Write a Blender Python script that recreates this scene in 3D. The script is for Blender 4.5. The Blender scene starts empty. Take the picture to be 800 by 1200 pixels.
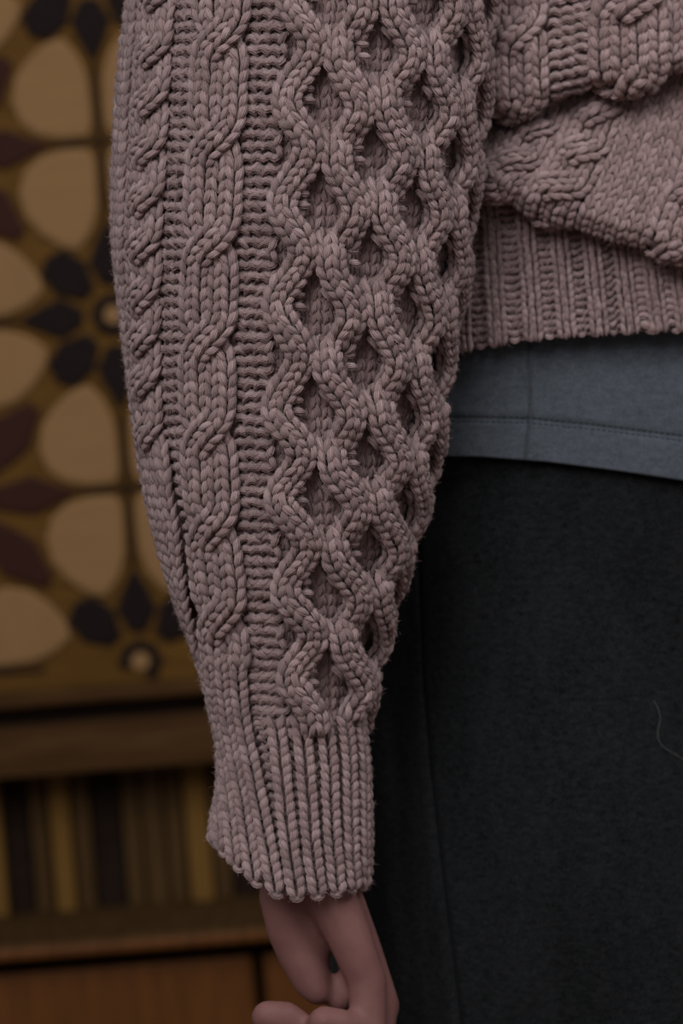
import bpy, math, random
import numpy as np
from mathutils import Vector
rng = np.random.default_rng(7); random.seed(7)
sc = bpy.context.scene; COL = sc.collection

# ------------------------------------------------------------------ camera, world, lights, exposure
U = 0.0004                      # metres per photograph pixel at the arm
D = 2875.0                      # camera to arm axis, in those units (1.15 m)
ROLL = math.radians(4.5)
CAM_Z = 0.90
cam = bpy.data.cameras.new('camera'); camo = bpy.data.objects.new('camera', cam); COL.objects.link(camo)
cam.sensor_fit = 'VERTICAL'; cam.sensor_height = 36; cam.sensor_width = 24
cam.lens = 36 * D / 1200
camo.location = (0, -D * U, CAM_Z)
camo.rotation_euler = (math.pi / 2, ROLL, 0)
cam.clip_start = 0.05
cam.dof.use_dof = True; cam.dof.focus_distance = (D - 150) * U; cam.dof.aperture_fstop = cam.lens / 14.0
cam.dof.aperture_blades = 0
sc.camera = camo

w = bpy.data.worlds.new('room_light'); sc.world = w; w.use_nodes = True
bg = w.node_tree.nodes['Background']; bg.inputs[0].default_value = (0.90, 0.93, 1.0, 1); bg.inputs[1].default_value = 0.21

def area(name, loc, target, size, sizey, power, col):
    l = bpy.data.lights.new(name, 'AREA'); l.shape = 'RECTANGLE'; l.size = size; l.size_y = sizey; l.energy = power; l.color = col
    o = bpy.data.objects.new(name, l); COL.objects.link(o); o.location = loc
    o.rotation_euler = (Vector(target) - Vector(loc)).to_track_quat('-Z', 'Y').to_euler()
    return o
area('window_light', (-0.65, -2.25, 2.45), (0.0, 0.1, 0.9), 1.5, 1.5, 48, (0.93, 0.96, 1.0))
area('right_fill_light', (1.5, -1.2, 2.6), (0.1, 0.2, 0.9), 0.9, 0.9, 18, (0.92, 0.96, 1.0))  # added fill lamp from the upper right, brightens the torso beside the arm
sc.view_settings.view_transform = 'Standard'; sc.view_settings.look = 'None'
sc.view_settings.gamma = 1; sc.view_settings.exposure = -0.12; sc.view_settings.use_curve_mapping = False

# ------------------------------------------------------------------ helpers
def srgb(r, g, b):
    f = lambda c: (c / 255 / 12.92) if c / 255 <= .04045 else ((c / 255 + .055) / 1.055) ** 2.4
    return (f(r), f(g), f(b), 1)

def tag(o, label=None, cat=None, group=None, kind=None):
    if label: o['label'] = label
    if cat: o['category'] = cat
    if group: o['group'] = group
    if kind: o['kind'] = kind
    return o

def link(name, me, mat=None, parent=None, loc=None, rot=None, kind=None):
    o = bpy.data.objects.new(name, me); COL.objects.link(o)
    if mat and not me.materials: me.materials.append(mat)
    if parent: o.parent = parent
    if loc is not None: o.location = loc
    if rot is not None: o.rotation_euler = rot
    if kind: o['kind'] = kind
    return o

def empty(name, loc=(0, 0, 0), rot=(0, 0, 0)):
    o = bpy.data.objects.new(name, None); COL.objects.link(o); o.location = loc; o.rotation_euler = rot
    o.empty_display_size = .05
    return o

def np_mesh(name, V, F, uv=None, var=None, smooth=True):
    """V (n,3), F (m,k) uniform polygons, uv (n,2) per vertex, var (n,) per vertex"""
    me = bpy.data.meshes.new(name); n, m, k = len(V), len(F), F.shape[1]
    me.vertices.add(n); me.vertices.foreach_set('co', np.ascontiguousarray(V, np.float32).ravel())
    me.loops.add(m * k); me.loops.foreach_set('vertex_index', np.ascontiguousarray(F, np.int32).ravel())
    me.polygons.add(m); me.polygons.foreach_set('loop_start', np.arange(0, m * k, k, dtype=np.int32))
    me.update(calc_edges=True)
    me.polygons.foreach_set('use_smooth', np.full(m, smooth, bool))
    if uv is not None:
        l = me.uv_layers.new(name='UVMap'); l.data.foreach_set('uv', np.ascontiguousarray(uv[F.ravel()], np.float32).ravel())
    if var is not None:
        a = me.attributes.new('var', 'FLOAT', 'POINT'); a.data.foreach_set('value', np.ascontiguousarray(var, np.float32))
    me.validate(); return me

def py_mesh(name, V, F, smooth=False):
    me = bpy.data.meshes.new(name); me.from_pydata([tuple(v) for v in V], [], F); me.update()
    me.polygons.foreach_set('use_smooth', [smooth] * len(me.polygons)); return me

def bevel(o, wd, seg=2):
    m = o.modifiers.new('bevel', 'BEVEL'); m.width = wd; m.segments = seg; m.limit_method = 'ANGLE'; return o

def boxmesh(name, x0, x1, y0, y1, z0, z1):
    V = [(x, y, z) for x in (x0, x1) for y in (y0, y1) for z in (z0, z1)]
    return py_mesh(name, V, [(0, 1, 3, 2), (4, 6, 7, 5), (0, 4, 5, 1), (2, 3, 7, 6), (0, 2, 6, 4), (1, 5, 7, 3)])

# materials -----------------------------------------------------------------
class NT:
    def __init__(s, name):
        s.m = bpy.data.materials.new(name); s.m.use_nodes = True; s.t = s.m.node_tree; s.n = s.t.nodes
        s.p = s.n['Principled BSDF']
    def new(s, typ, **kw):
        x = s.n.new(typ)
        for k, v in kw.items(): setattr(x, k, v)
        return x
    def l(s, a, b): s.t.links.new(a, b)
    def math(s, op, a, b=None, c=None):
        x = s.new('ShaderNodeMath', operation=op)
        for i, v in enumerate((a, b, c)):
            if v is None: continue
            if isinstance(v, (int, float)): x.inputs[i].default_value = v
            else: s.l(v, x.inputs[i])
        return x.outputs[0]
    def ramp(s, fac, stops):
        x = s.new('ShaderNodeValToRGB'); e = x.color_ramp.elements
        while len(e) < len(stops): e.new(.5)
        for q, (p, c) in zip(e, stops): q.position = p; q.color = c
        s.l(fac, x.inputs[0]); return x.outputs[0]
    def noise(s, scale, detail=3, vec=None, rough=.5):
        x = s.new('ShaderNodeTexNoise'); x.inputs['Scale'].default_value = scale; x.inputs['Detail'].default_value = detail
        x.inputs['Roughness'].default_value = rough
        if vec is not None: s.l(vec, x.inputs['Vector'])
        return x.outputs[0]
    def bump(s, h, strength, dist):
        x = s.new('ShaderNodeBump'); x.inputs['Strength'].default_value = strength; x.inputs['Distance'].default_value = dist
        s.l(h, x.inputs['Height']); s.l(x.outputs[0], s.p.inputs['Normal'])
    def scaled(s, v):
        tc = s.new('ShaderNodeTexCoord'); mp = s.new('ShaderNodeMapping'); mp.inputs['Scale'].default_value = v
        s.l(tc.outputs['Object'], mp.inputs['Vector']); return mp.outputs[0]
def scale_col(c, k): return (c[0] * k, c[1] * k, c[2] * k, 1)

WOOL = (0.41, 0.264, 0.247, 1)
def wool_mat():
    s = NT('mauve_wool_yarn')
    uv = s.new('ShaderNodeUVMap').outputs[0]
    sp = s.new('ShaderNodeSeparateXYZ'); s.l(uv, sp.inputs[0])
    nz = s.noise(120, 2)
    ph = s.math('ADD', s.math('MULTIPLY', sp.outputs[1], 6.2832 * 14), s.math('MULTIPLY', sp.outputs[0], 5.0))
    ph = s.math('ADD', ph, s.math('MULTIPLY', nz, 2.0))
    ply = s.math('POWER', s.math('ABSOLUTE', s.math('SINE', s.math('MULTIPLY', ph, .5))), .7)
    cv = s.new('ShaderNodeCombineXYZ'); s.l(s.math('MULTIPLY_ADD', sp.outputs[1], .5, s.math('MULTIPLY', sp.outputs[0], 2.0)), cv.inputs[0])
    s.l(s.math('MULTIPLY', sp.outputs[1], 12.0), cv.inputs[1])
    strand = s.noise(1.6, 3, cv.outputs[0], .65)
    at = s.new('ShaderNodeAttribute', attribute_name='var')
    fine = s.noise(3500, 2)
    big = s.noise(22, 2)
    k = s.math('ADD', s.math('MULTIPLY', at.outputs['Fac'], .45), s.math('ADD', s.math('MULTIPLY', strand, .35), s.math('MULTIPLY', big, .2)))
    c = s.ramp(k, [(.28, scale_col(WOOL, .74)), (.5, WOOL), (.72, (WOOL[0] * 1.22, WOOL[1] * 1.28, WOOL[2] * 1.30, 1))])
    s.l(c, s.p.inputs['Base Color']); s.p.inputs['Roughness'].default_value = .9
    s.p.inputs['Specular IOR Level'].default_value = .15
    s.p.inputs['Sheen Weight'].default_value = .35; s.p.inputs['Sheen Roughness'].default_value = .5
    s.p.inputs['Sheen Tint'].default_value = (1, .88, .86, 1)
    h = s.math('ADD', s.math('MULTIPLY', ply, .6), s.math('MULTIPLY', strand, 1.0))
    s.bump(h, .8, .0008)
    return s.m
M_WOOL = wool_mat()
def plain(name, col, rough=.8, spec=.3, nscale=0, namt=.3, bumpd=0, vec=(1, 1, 1), sheen=0):
    s = NT(name); s.p.inputs['Roughness'].default_value = rough; s.p.inputs['Specular IOR Level'].default_value = spec
    if sheen: s.p.inputs['Sheen Weight'].default_value = sheen
    if nscale:
        n = s.noise(nscale, 5, s.scaled(vec), .6)
        s.l(s.ramp(n, [(.3, scale_col(col, 1 - namt)), (.7, scale_col(col, 1 + namt))]), s.p.inputs['Base Color'])
        if bumpd: s.bump(n, .5, bumpd)
    else: s.p.inputs['Base Color'].default_value = col
    return s.m
M_BASE = plain('wool_ground', scale_col(WOOL, .85), .95, .05, 1500, .25, .0006)
def jersey(name, col, melange, sheen, rough=.95):
    s = NT(name); s.p.inputs['Roughness'].default_value = rough; s.p.inputs['Specular IOR Level'].default_value = .1
    s.p.inputs['Sheen Weight'].default_value = sheen; s.p.inputs['Sheen Roughness'].default_value = .6
    a = s.noise(1600, 3, s.scaled((1, 1, .45)), .7); b = s.noise(420, 3, s.scaled((.5, 1, 1)), .7); c = s.noise(14, 2)
    k = s.math('ADD', s.math('MULTIPLY', a, .5), s.math('ADD', s.math('MULTIPLY', b, .35), s.math('MULTIPLY', c, .15)))
    s.l(s.ramp(k, [(.36, scale_col(col, 1 - melange)), (.5, col), (.64, scale_col(col, 1 + melange))]), s.p.inputs['Base Color'])
    s.bump(a, .35, .0004); return s.m
M_SHIRT = jersey('grey_jersey', (.077, .085, .098, 1), .40, .15)
M_SHIRT_THREAD = plain('grey_thread', (.044, .052, .060, 1), .8, .2)
M_TROUSER = jersey('black_melange_cloth', (.0108, .0112, .0118, 1), .95, .025)
M_SEAM = plain('black_seam_thread', (.007, .0073, .0078, 1), .9, .1)
M_HAIR = plain('light_hair', (.11, .10, .09, 1), .6, .3)
def skin_mat():
    s = NT('skin'); n = s.noise(55, 4, s.scaled((1, 1, 1))); n2 = s.noise(700, 3, s.scaled((1, 1, 1)))
    s.l(s.ramp(n, [(.3, (.20, .085, .075, 1)), (.7, (.25, .115, .099, 1))]), s.p.inputs['Base Color'])
    s.p.inputs['Roughness'].default_value = .62; s.p.inputs['Specular IOR Level'].default_value = .25; s.p.inputs['Subsurface Weight'].default_value = .25
    s.p.inputs['Subsurface Radius'].default_value = (.012, .004, .002); s.p.inputs['Subsurface Scale'].default_value = .5
    s.bump(n2, .06, .0003); return s.m
M_SKIN = skin_mat()

# photograph pixels (+ depth z away from the camera, same unit) -> person frame (metres, image aligned)
BASE_PX = np.array([640., 2850., 330.])
cr, sr = math.cos(ROLL), math.sin(ROLL)
def persp(V):
    V = np.asarray(V, float); k = (D + V[..., 2]) / D
    return np.stack([(V[..., 0] - 400) * k * U, V[..., 2] * U, (600 - V[..., 1]) * k * U], -1)
BASE = np.array([(BASE_PX[0] - 400) * U, BASE_PX[2] * U, -CAM_Z])        # floor level under the person
# BASE is in the image aligned frame: pick it so that it lands on world z = 0
bx = BASE[0]; bz = (-CAM_Z + bx * sr) / cr
BASE = np.array([bx, BASE[1], bz])
def loc(V): return persp(V) - BASE
def image_to_world(p): return (p[0] * cr + p[2] * sr, p[1], CAM_Z - p[0] * sr + p[2] * cr)

# ================================================================== SETTING
s_ = NT('floor_boards'); g = s_.noise(6, 5, s_.scaled((1, 12, 1)))
s_.l(s_.ramp(g, [(.3, (.10, .05, .025, 1)), (.7, (.17, .09, .045, 1))]), s_.p.inputs['Base Color']); s_.p.inputs['Roughness'].default_value = .45
tag(link('floor', boxmesh('floor', -3, 3, -3.5, 1.6, -.05, 0), s_.m), kind='structure')
M_WALL = plain('ochre_plaster', (.32, .25, .17, 1), .9, .2, 12, .08, .001)
tag(link('wall_back', boxmesh('wall_back', -3, 3, 1.5, 1.6, 0, 2.7), M_WALL), kind='structure')

# ================================================================== CABINET behind
def bgw(px, py, dist):
    k = dist / D; dx = (px - 400) * k; dz = (600 - py) * k
    return dx * cr + dz * sr, CAM_Z - dx * sr + dz * cr
DB = 2.03
YB = DB - D * U                      # front of the inlay panel
def wood(name, c, rough=.4, vec=(1, 1, 14), scale=14, amt=.35):
    s = NT(name); n = s.noise(scale, 5, s.scaled(vec), .6)
    s.l(s.ramp(n, [(.25, scale_col(c, 1 - amt)), (.75, scale_col(c, 1 + amt))]), s.p.inputs['Base Color'])
    s.p.inputs['Roughness'].default_value = rough; s.p.inputs['Specular IOR Level'].default_value = .03 if rough > .5 else .12; s.bump(n, .2, .0006); return s.m
M_OCHRE = wood('ochre_inlay_ground', (.120, .056, .0125, 1), .6)
M_CREAM = wood('cream_inlay', (.285, .155, .066, 1), .6, amt=.08)
M_MAROON = wood('maroon_inlay', (.046, .017, .0125, 1), .6, amt=.2)
M_DARK = wood('black_inlay', (.0165, .0105, .0095, 1), .6, amt=.2)
M_WOODB = wood('brown_wood', (.074, .034, .0125, 1), .7, (1, 1, 14))
M_WOODD = wood('dark_wood', (.022, .0125, .0085, 1), .7)
M_WOODR = wood('red_brown_wood', (.135, .046, .0105, 1), .5, (14, 1, 1))
M_GOLD = wood('golden_wood', (.185, .092, .024, 1), .7, (14, 1, 1), amt=.15)
M_OLIVE = wood('olive_brown_wood', (.082, .043, .0165, 1), .6, (14, 1, 1))

cab = empty('cabinet', (0.15, YB + .2, 0))
tag(cab, 'tall wooden cabinet with cream flower inlay panel above striped slats, behind the person', 'cabinet')
CO = np.array([0.15, YB + .2, 0])
def cbox(name, mat, x0, x1, y0, y1, z0, z1, bev=.002, parent=cab):
    o = link(name, boxmesh(name, x0 - CO[0], x1 - CO[0], y0 - CO[1], y1 - CO[1], z0, z1), mat, parent)
    if bev: bevel(o, bev)
    return o
XL, XR = -.78, 1.0
zl = lambda py, dist: bgw(120, py, dist)[1]
z_led = zl(806, DB - .03)
panel = cbox('inlay_panel', M_OCHRE, XL + .03, XR - .03, YB, YB + .03, z_led, 1.60, 0)
cbox('side_panel', M_WOODB, XL, XL + .03, YB - .012, YB + .28, 0, 1.64)
cbox('side_panel', M_WOODB, XR - .03, XR, YB - .012, YB + .28, 0, 1.64)
cbox('back_panel', M_WOODD, XL + .03, XR - .03, YB + .25, YB + .28, 0, 1.60, 0)
cbox('cornice', M_WOODB, XL - .03, XR + .03, YB - .05, YB + .29, 1.60, 1.66, .01)
# ledge, groove, moulding under the inlay panel
cbox('ledge', M_WOODB, XL, XR, YB - .03, YB + .2, zl(823, DB - .03), z_led, .004)
cbox('groove', M_WOODD, XL + .03, XR - .03, YB - .004, YB + .2, zl(843, DB), zl(823, DB - .03), 0)
def moulding():
    za, zb = zl(902, DB - .03), zl(843, DB - .004)
    pr = [(YB + .06, zb), (YB - .004, zb), (YB - .006, zb - .010), (YB - .010, zb - .020), (YB - .018, zb - .028), (YB - .030, zb - .032), (YB - .030, za), (YB + .06, za)]
    n = len(pr); V = [(XL + .001 - CO[0], y - CO[1], z) for y, z in pr] + [(XR - .001 - CO[0], y - CO[1], z) for y, z in pr]
    F = [(i, (i + 1) % n, n + (i + 1) % n, n + i) for i in range(n)] + [tuple(range(n))[::-1], tuple(range(n, 2 * n))]
    return link('moulding', py_mesh('moulding', V, F), M_WOODB, cab)
moulding()
# slat row
YS = YB + .035; DS = DB + .035
z_s0, z_s1 = zl(1064, DS), zl(895, DS)
cbox('slat_back', M_WOODD, XL + .03, XR - .03, YS + .012, YS + .03, z_s0 - .01, z_s1 + .02, 0)
pat = [(-14, 6, 'g'), (8, 36, 'd'), (39, 58, 'b'), (63, 86, 'g'), (89, 109, 'b'), (112, 144, 'd'), (147, 167, 'b'), (170, 194, 'o'), (197, 217, 'b'), (221, 248, 'g'), (251, 270, 'b'), (273, 300, 'd'), (303, 322, 'b')]
mm = {'g': M_GOLD, 'd': M_WOODD, 'b': M_OLIVE, 'o': M_OLIVE}
slats = []
x00 = bgw(-14, 1000, DS)[0]; x01 = bgw(234 - 13, 1000, DS)[0]; per = bgw(324, 1000, DS)[0] - bgw(-14, 1000, DS)[0]
for rep in range(-2, 6):
    for a, b, m in pat:
        xa = bgw(a, 1000, DS)[0] + rep * per; xb = bgw(b, 1000, DS)[0] + rep * per
        if xa < XL + .03 or xb > XR - .03: continue
        pro = {'g': .006, 'd': -.004, 'b': 0, 'o': .002}[m]
        cbox('slat', mm[m], xa, xb, YS - pro, YS + .012, z_s0, z_s1, .0015)
# shelf, drawers
DN = DB - .12; YN = YB - .12
z_sh = z_s0; z_nose = zl(1117, DN)
cbox('shelf', M_OLIVE, XL, XR, YN, YB + .25, z_nose, z_sh, .004)
cbox('shelf_nose', M_WOODR, XL, XR, YN - .006, YN, z_nose, z_sh - .002, .003)
cbox('carcass', M_WOODD, XL + .03, XR - .03, YN + .045, YB + .25, .06, z_nose, 0)
xg = bgw(305, 1165, DN + .02)[0]; wdr = .62; zdt = zl(1134, DN + .02)
for i in range(-1, 3):
    xa = xg + (i - 1) * wdr + .004; xb = xg + i * wdr - .004
    xa, xb = max(xa, XL + .035), min(xb, XR - .035)
    if xb - xa < .05: continue
    d = cbox('drawer', M_WOODR, xa, xb, YN + .022, YN + .045, zdt - .20, zdt, .003)
    lo = cbox('cabinet_door', M_WOODR, xa, xb, YN + .022, YN + .045, .075, zdt - .215, .003)
    for q, zz in ((d, zdt - .12), (lo, zdt - .30)):
        V = []; F = []
        for r_, yy in ((.006, 0), (.006, -.012), (.013, -.016), (.015, -.024), (.009, -.03)):
            V += [(r_ * math.cos(t) + (xa + xb) / 2 - CO[0], YN + .022 + yy - CO[1], zz + r_ * math.sin(t)) for t in np.linspace(0, 2 * math.pi, 12, endpoint=False)]
        for k in range(4): F += [(k * 12 + j, k * 12 + (j + 1) % 12, k * 12 + 12 + (j + 1) % 12, k * 12 + 12 + j) for j in range(12)]
        F.append(tuple(range(48, 60)))
        link('knob', py_mesh('knob', V, F, True), M_WOODD, q)
cbox('plinth', M_WOODD, XL, XR, YN + .03, YB + .28, 0, .06, .003)

# inlay pieces: every petal and kite is a low cushion standing proud of the ground
P = 407 * DB / D
def cushion(name, pts, th=.004, inset=.10, mirror=False):
    pts = np.array(pts, float) * P
    if mirror: pts = pts * [-1, 1]; pts = pts[::-1]
    c = pts.mean(0); inn = c + (pts - c) * (1 - inset); n = len(pts)
    V = [(x, 0.0005, z) for x, z in pts] + [(x, -th * .7, z) for x, z in pts] + [(x, -th, z) for x, z in inn]
    ar = sum(pts[i][0] * pts[(i + 1) % n][1] - pts[(i + 1) % n][0] * pts[i][1] for i in range(n))
    F = []
    for k in range(2): F += [(k * n + i, k * n + (i + 1) % n, k * n + n + (i + 1) % n, k * n + n + i) for i in range(n)]
    F.append(tuple(range(2 * n, 3 * n)))
    if ar < 0: F = [f[::-1] for f in F]
    return py_mesh(name, V, F)
pet = [(.085, .195), (.045, .245), (.022, .31), (.018, .39), (.018, .45), (.035, .482), (.11, .484), (.175, .468), (.222, .43), (.243, .37), (.228, .30), (.185, .245), (.13, .205)]
me_pr, me_pl = cushion('cream_petal', pet), cushion('cream_petal_mirrored', pet, mirror=True)
me_kx = cushion('dark_kite', [(-.022, .088), (-.058, .15), (-.034, .21), (0, .275), (.034, .21), (.058, .15), (.022, .088)])
me_kd = cushion('dark_kite_blunt', [(-.022, .09), (-.062, .16), (-.05, .232), (0, .252), (.05, .232), (.062, .16), (.022, .09)])
me_in = cushion('dark_inner_petal', [(-.012, .032), (-.022, .05), (0, .066), (.022, .05), (.012, .032)])
me_ctr = cushion('cream_disc', [(.028 * math.cos(t), .028 * math.sin(t)) for t in np.linspace(0, 2 * math.pi, 12, endpoint=False)])
me_di = cushion('maroon_diamond', [(0, .04), (-.03, .12), (-.056, .23), (-.03, .29), (0, .365), (.03, .29), (.056, .23), (.03, .12)])
me_mk = cushion('maroon_kite', [(-.01, .06), (-.045, .15), (-.066, .25), (-.02, .36), (.02, .36), (.066, .25), (.045, .15), (.01, .06)])
me_st = cushion('inlay_strip', [(-.006, .365), (-.006, .495), (.006, .495), (.006, .365)], .003)
me_sx = cushion('inlay_strip_long', [(-.006, .275), (-.006, .495), (.006, .495), (.006, .275)], .003)
ax_, az_ = bgw(133, 369, DB)
def piece(name, me, mat, x, z, a):
    link(name, me, mat, panel, (x - CO[0], YB - CO[1], z), (0, a, 0))
pxl, pxr = XL + .04, XR - .04
for i in range(-3, 5):
    for j in range(-4, 5):
        cx, cz = ax_ + i * P, az_ + j * P
        if pxl - .5 * P < cx < pxr + .5 * P and z_led - .5 * P < cz < 1.60 + .5 * P:
            for k in range(4):
                a = k * math.pi / 2
                def ok(u, v):          # stays on the panel
                    X = cx + (u * math.cos(a) + v * math.sin(a)) * P; Z = cz + (-u * math.sin(a) + v * math.cos(a)) * P
                    return pxl < X < pxr and Z > z_led + .003 and Z < 1.595
                if ok(.24, .48) and ok(.24, .2) and ok(.02, .48): piece('cream_petal', me_pr, M_CREAM, cx, cz, a)
                if ok(-.24, .48) and ok(-.24, .2) and ok(-.02, .48): piece('cream_petal', me_pl, M_CREAM, cx, cz, a)
                if ok(0, .28) and ok(0, .09) and ok(.055, .15) and ok(-.055, .15): piece('dark_kite', me_kx, M_DARK, cx, cz, a)
                if ok(0, .5) and ok(.007, .28) and ok(-.007, .28): piece('inlay_strip', me_sx, M_DARK, cx, cz, a)
                if ok(.18, .18) and ok(.07, .07) and ok(.15, .08) and ok(.08, .15): piece('dark_kite', me_kd, M_DARK, cx, cz, a + math.pi / 4)
                for h in (0, .5):
                    if ok(.07 * math.sin(h * math.pi / 2), .07): piece('dark_inner_petal', me_in, M_DARK, cx, cz, a + h * math.pi / 2)
            if pxl + .03 * P < cx < pxr - .03 * P and z_led + .03 * P < cz < 1.59: piece('cream_disc', me_ctr, M_CREAM, cx, cz, 0)
        cx, cz = cx + P / 2, cz + P / 2
        if pxl - .4 * P < cx < pxr + .4 * P and z_led - .4 * P < cz < 1.60 + .4 * P:
            for k in range(4):
                a = k * math.pi / 2
                on = lambda r, q: pxl < cx + r * P * math.sin(q) < pxr and z_led + .002 < cz + r * P * math.cos(q) < 1.595
                side = lambda r, q: on(r, q + .22) and on(r, q - .22)
                ex, ez = cx + .29 * P * math.sin(a), cz + .29 * P * math.cos(a)
                if on(.04, a) and on(.36, a) and side(.235, a):
                    piece('maroon_diamond', me_di, M_MAROON, cx, cz, a)
                    ex, ez = cx + .5 * P * math.sin(a), cz + .5 * P * math.cos(a)
                    if pxl < ex < pxr and z_led < ez < 1.6: piece('inlay_strip', me_st, M_DARK, cx, cz, a)
                b = a + math.pi / 4
                if on(.06, b) and on(.36, b) and side(.25, b): piece('maroon_kite', me_mk, M_MAROON, cx, cz, a + math.pi / 4)

# ================================================================== PERSON
person = empty('person', image_to_world(BASE), (0, ROLL, 0))
tag(person, 'person seen from behind in mauve cable-knit sweater, grey shirt and black trousers, arm hanging', 'person')

I = np.interp
# ---------------------------------------------------------------- sleeve surface
_t = [-260, -100, 0, 100, 200, 270, 350, 420, 500, 550, 600, 650, 700, 750, 800, 850, 900, 950, 1000, 1035, 1056]
_L = [165, 162, 150, 138, 133, 132, 140, 148, 158, 165, 176, 190, 206, 225, 241, 251, 257, 258, 254, 247, 247]
_tr = [-260, -100, 0, 100, 200, 300, 380, 420, 480, 540, 580, 620, 680, 720, 760, 800, 850, 900, 1000, 1056]
_R = [575, 575, 570, 563, 551, 540, 527, 521, 511, 503, 495, 484, 465, 453, 440, 431, 426, 430, 433, 430]
_tx = [-260, 0, 100, 200, 300, 420, 530, 630, 770, 830, 860, 950, 1056]
_X = [318, 312, 308, 303, 298, 294, 296, 301, 309, 313, 317, 333, 353]
TG = np.arange(-260, 1062, 6.0)
def smooth(a, k=5):
    p = np.pad(a, k, mode='edge'); ker = np.hanning(2 * k + 3)[1:-1]; ker /= ker.sum(); return np.convolve(p, ker, 'valid')
LG, RG, XG = smooth(I(TG, _t, _L)), smooth(I(TG, _tr, _R)), smooth(I(TG, _tx, _X))
INSET = 7.0                                  # the stitches stand proud of the ground by about this
LG, RG = LG + INSET, RG - INSET
CXG, WG = (LG + RG) / 2, (RG - LG) / 2
DG = WG * .80
THG = np.radians(np.arange(-175, 175.5, 2.5))
SG = np.arange(-420, 421, 6.0)
TH = np.zeros((len(TG), len(SG)))
for i in range(len(TG)):
    ds = np.sqrt((WG[i] * np.cos(THG)) ** 2 + (DG[i] * np.sin(THG)) ** 2)
    S = np.concatenate([[0], np.cumsum((ds[1:] + ds[:-1]) / 2 * np.radians(2.5))])
    th0 = math.asin(max(-1, min(1, (XG[i] - CXG[i]) / WG[i])))
    S -= I(th0, THG, S); TH[i] = I(SG, S, THG)
def theta(s, t):
    fi = np.clip((t - TG[0]) / 6, 0, len(TG) - 1.001); fj = np.clip((s - SG[0]) / 6, 0, len(SG) - 1.001)
    i, j = fi.astype(int), fj.astype(int); a, b = fi - i, fj - j
    return TH[i, j] * (1 - a) * (1 - b) + TH[i + 1, j] * a * (1 - b) + TH[i, j + 1] * (1 - a) * b + TH[i + 1, j + 1] * a * b
def sleeve_th(th, t, h=0):
    cx, w_, d_ = I(t, TG, CXG), I(t, TG, WG), I(t, TG, DG)
    k = np.clip((t - 800) / 256, 0, 1); k = k * k * (3 - 2 * k)
    sn = np.sin(th)
    bend = np.where(sn < 0, -66 * np.abs(sn) ** 1.6, -14 * np.abs(sn) ** 2) * k
    return np.stack([cx + (w_ + h) * sn, t + bend + 0 * sn, -(d_ + h) * np.cos(th)], -1)
def sleeve(s, t, h=0):
    s, t = np.broadcast_arrays(np.asarray(s, float), np.asarray(t, float)); return sleeve_th(theta(s, t), t, h)
def sleeve_n(s, t):
    s, t = np.broadcast_arrays(np.asarray(s, float), np.asarray(t, float))
    a = sleeve(s + 2, t) - sleeve(s - 2, t); b = sleeve(s, t + 2) - sleeve(s, t - 2)
    n = np.cross(a, b); n /= np.linalg.norm(n, axis=-1, keepdims=True) + 1e-9
    th = theta(s, t); out = np.stack([np.sin(th), 0 * th, -np.cos(th)], -1)
    return n * np.sign((n * out).sum(-1, keepdims=True))

# ---------------------------------------------------------------- yarn stitches
K, MR = 7, 14                               # every leaf of yarn has seven twisted plies round it
Q = np.linspace(0, 1, K)
FUZZ = []
class Yarn:
    def __init__(s): s.C = []; s.Nn = []; s.R = []; s.var = []
    def leaves(s, C, N, R, flat=1.0):
        """C, N (n,K,3) centre lines and outward normals, R (n,K) radii"""
        s.C.append(C); s.Nn.append(N); s.R.append(R)
    def build(s, name, parent, fuzz=1.0, kind=None, label=None):
        if not s.C: return None
        C, N, R = np.concatenate(s.C), np.concatenate(s.Nn), np.concatenate(s.R)
        n = len(C)
        T = np.gradient(C, axis=1); T /= np.linalg.norm(T, axis=2, keepdims=True) + 1e-9
        B = np.cross(T, N); B /= np.linalg.norm(B, axis=2, keepdims=True) + 1e-9
        N = np.cross(B, T)
        ph = np.linspace(0, 2 * np.pi, MR + 1)        # seam vertex doubled for the uv
        tw = (ph[None, :] + .75 * Q[:, None])         # the plies wind slowly along the leaf
        ply = np.where(np.arange(MR + 1) % 2 == 0, 1.15, .74)[None, None, :, None]
        dirs = B[:, :, None, :] * np.cos(tw)[None, :, :, None] + N[:, :, None, :] * np.sin(tw)[None, :, :, None] * .92
        V = C[:, :, None, :] + dirs * R[:, :, None, None] * ply
        uv = np.stack(np.broadcast_arrays(Q[None, :, None], (ph / (2 * np.pi))[None, None, :]), -1)
        off = rng.random((n, 1, 1))
        uv = np.broadcast_to(uv, (n, K, MR + 1, 2)).copy(); uv[..., 0] += off * 3
        var = np.broadcast_to(rng.random((n, 1, 1)), (n, K, MR + 1))
        k, m = np.meshgrid(np.arange(K - 1), np.arange(MR), indexing='ij')
        a = k * (MR + 1) + m
        f = np.stack([a, a + 1, a + MR + 2, a + MR + 1], -1).reshape(-1, 4)
        F = (f[None] + (np.arange(n) * K * (MR + 1))[:, None, None]).reshape(-1, 4)
        W = loc(V.reshape(-1, 3))
        me = np_mesh(name, W, F, uv.reshape(-1, 2), var.reshape(-1))
        o = link(name, me, M_WOOL, parent, kind=kind)
        if label: o['label'] = label
        if fuzz > 0:
            cnt = int(n * 14 * fuzz)
            li = rng.integers(0, n, cnt); ki = rng.integers(1, K - 1, cnt); mi = rng.integers(0, MR // 2 + 1, cnt)
            FUZZ.append((V[li, ki, mi], dirs[li, ki, mi], T[li, ki]))
        return o

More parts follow.
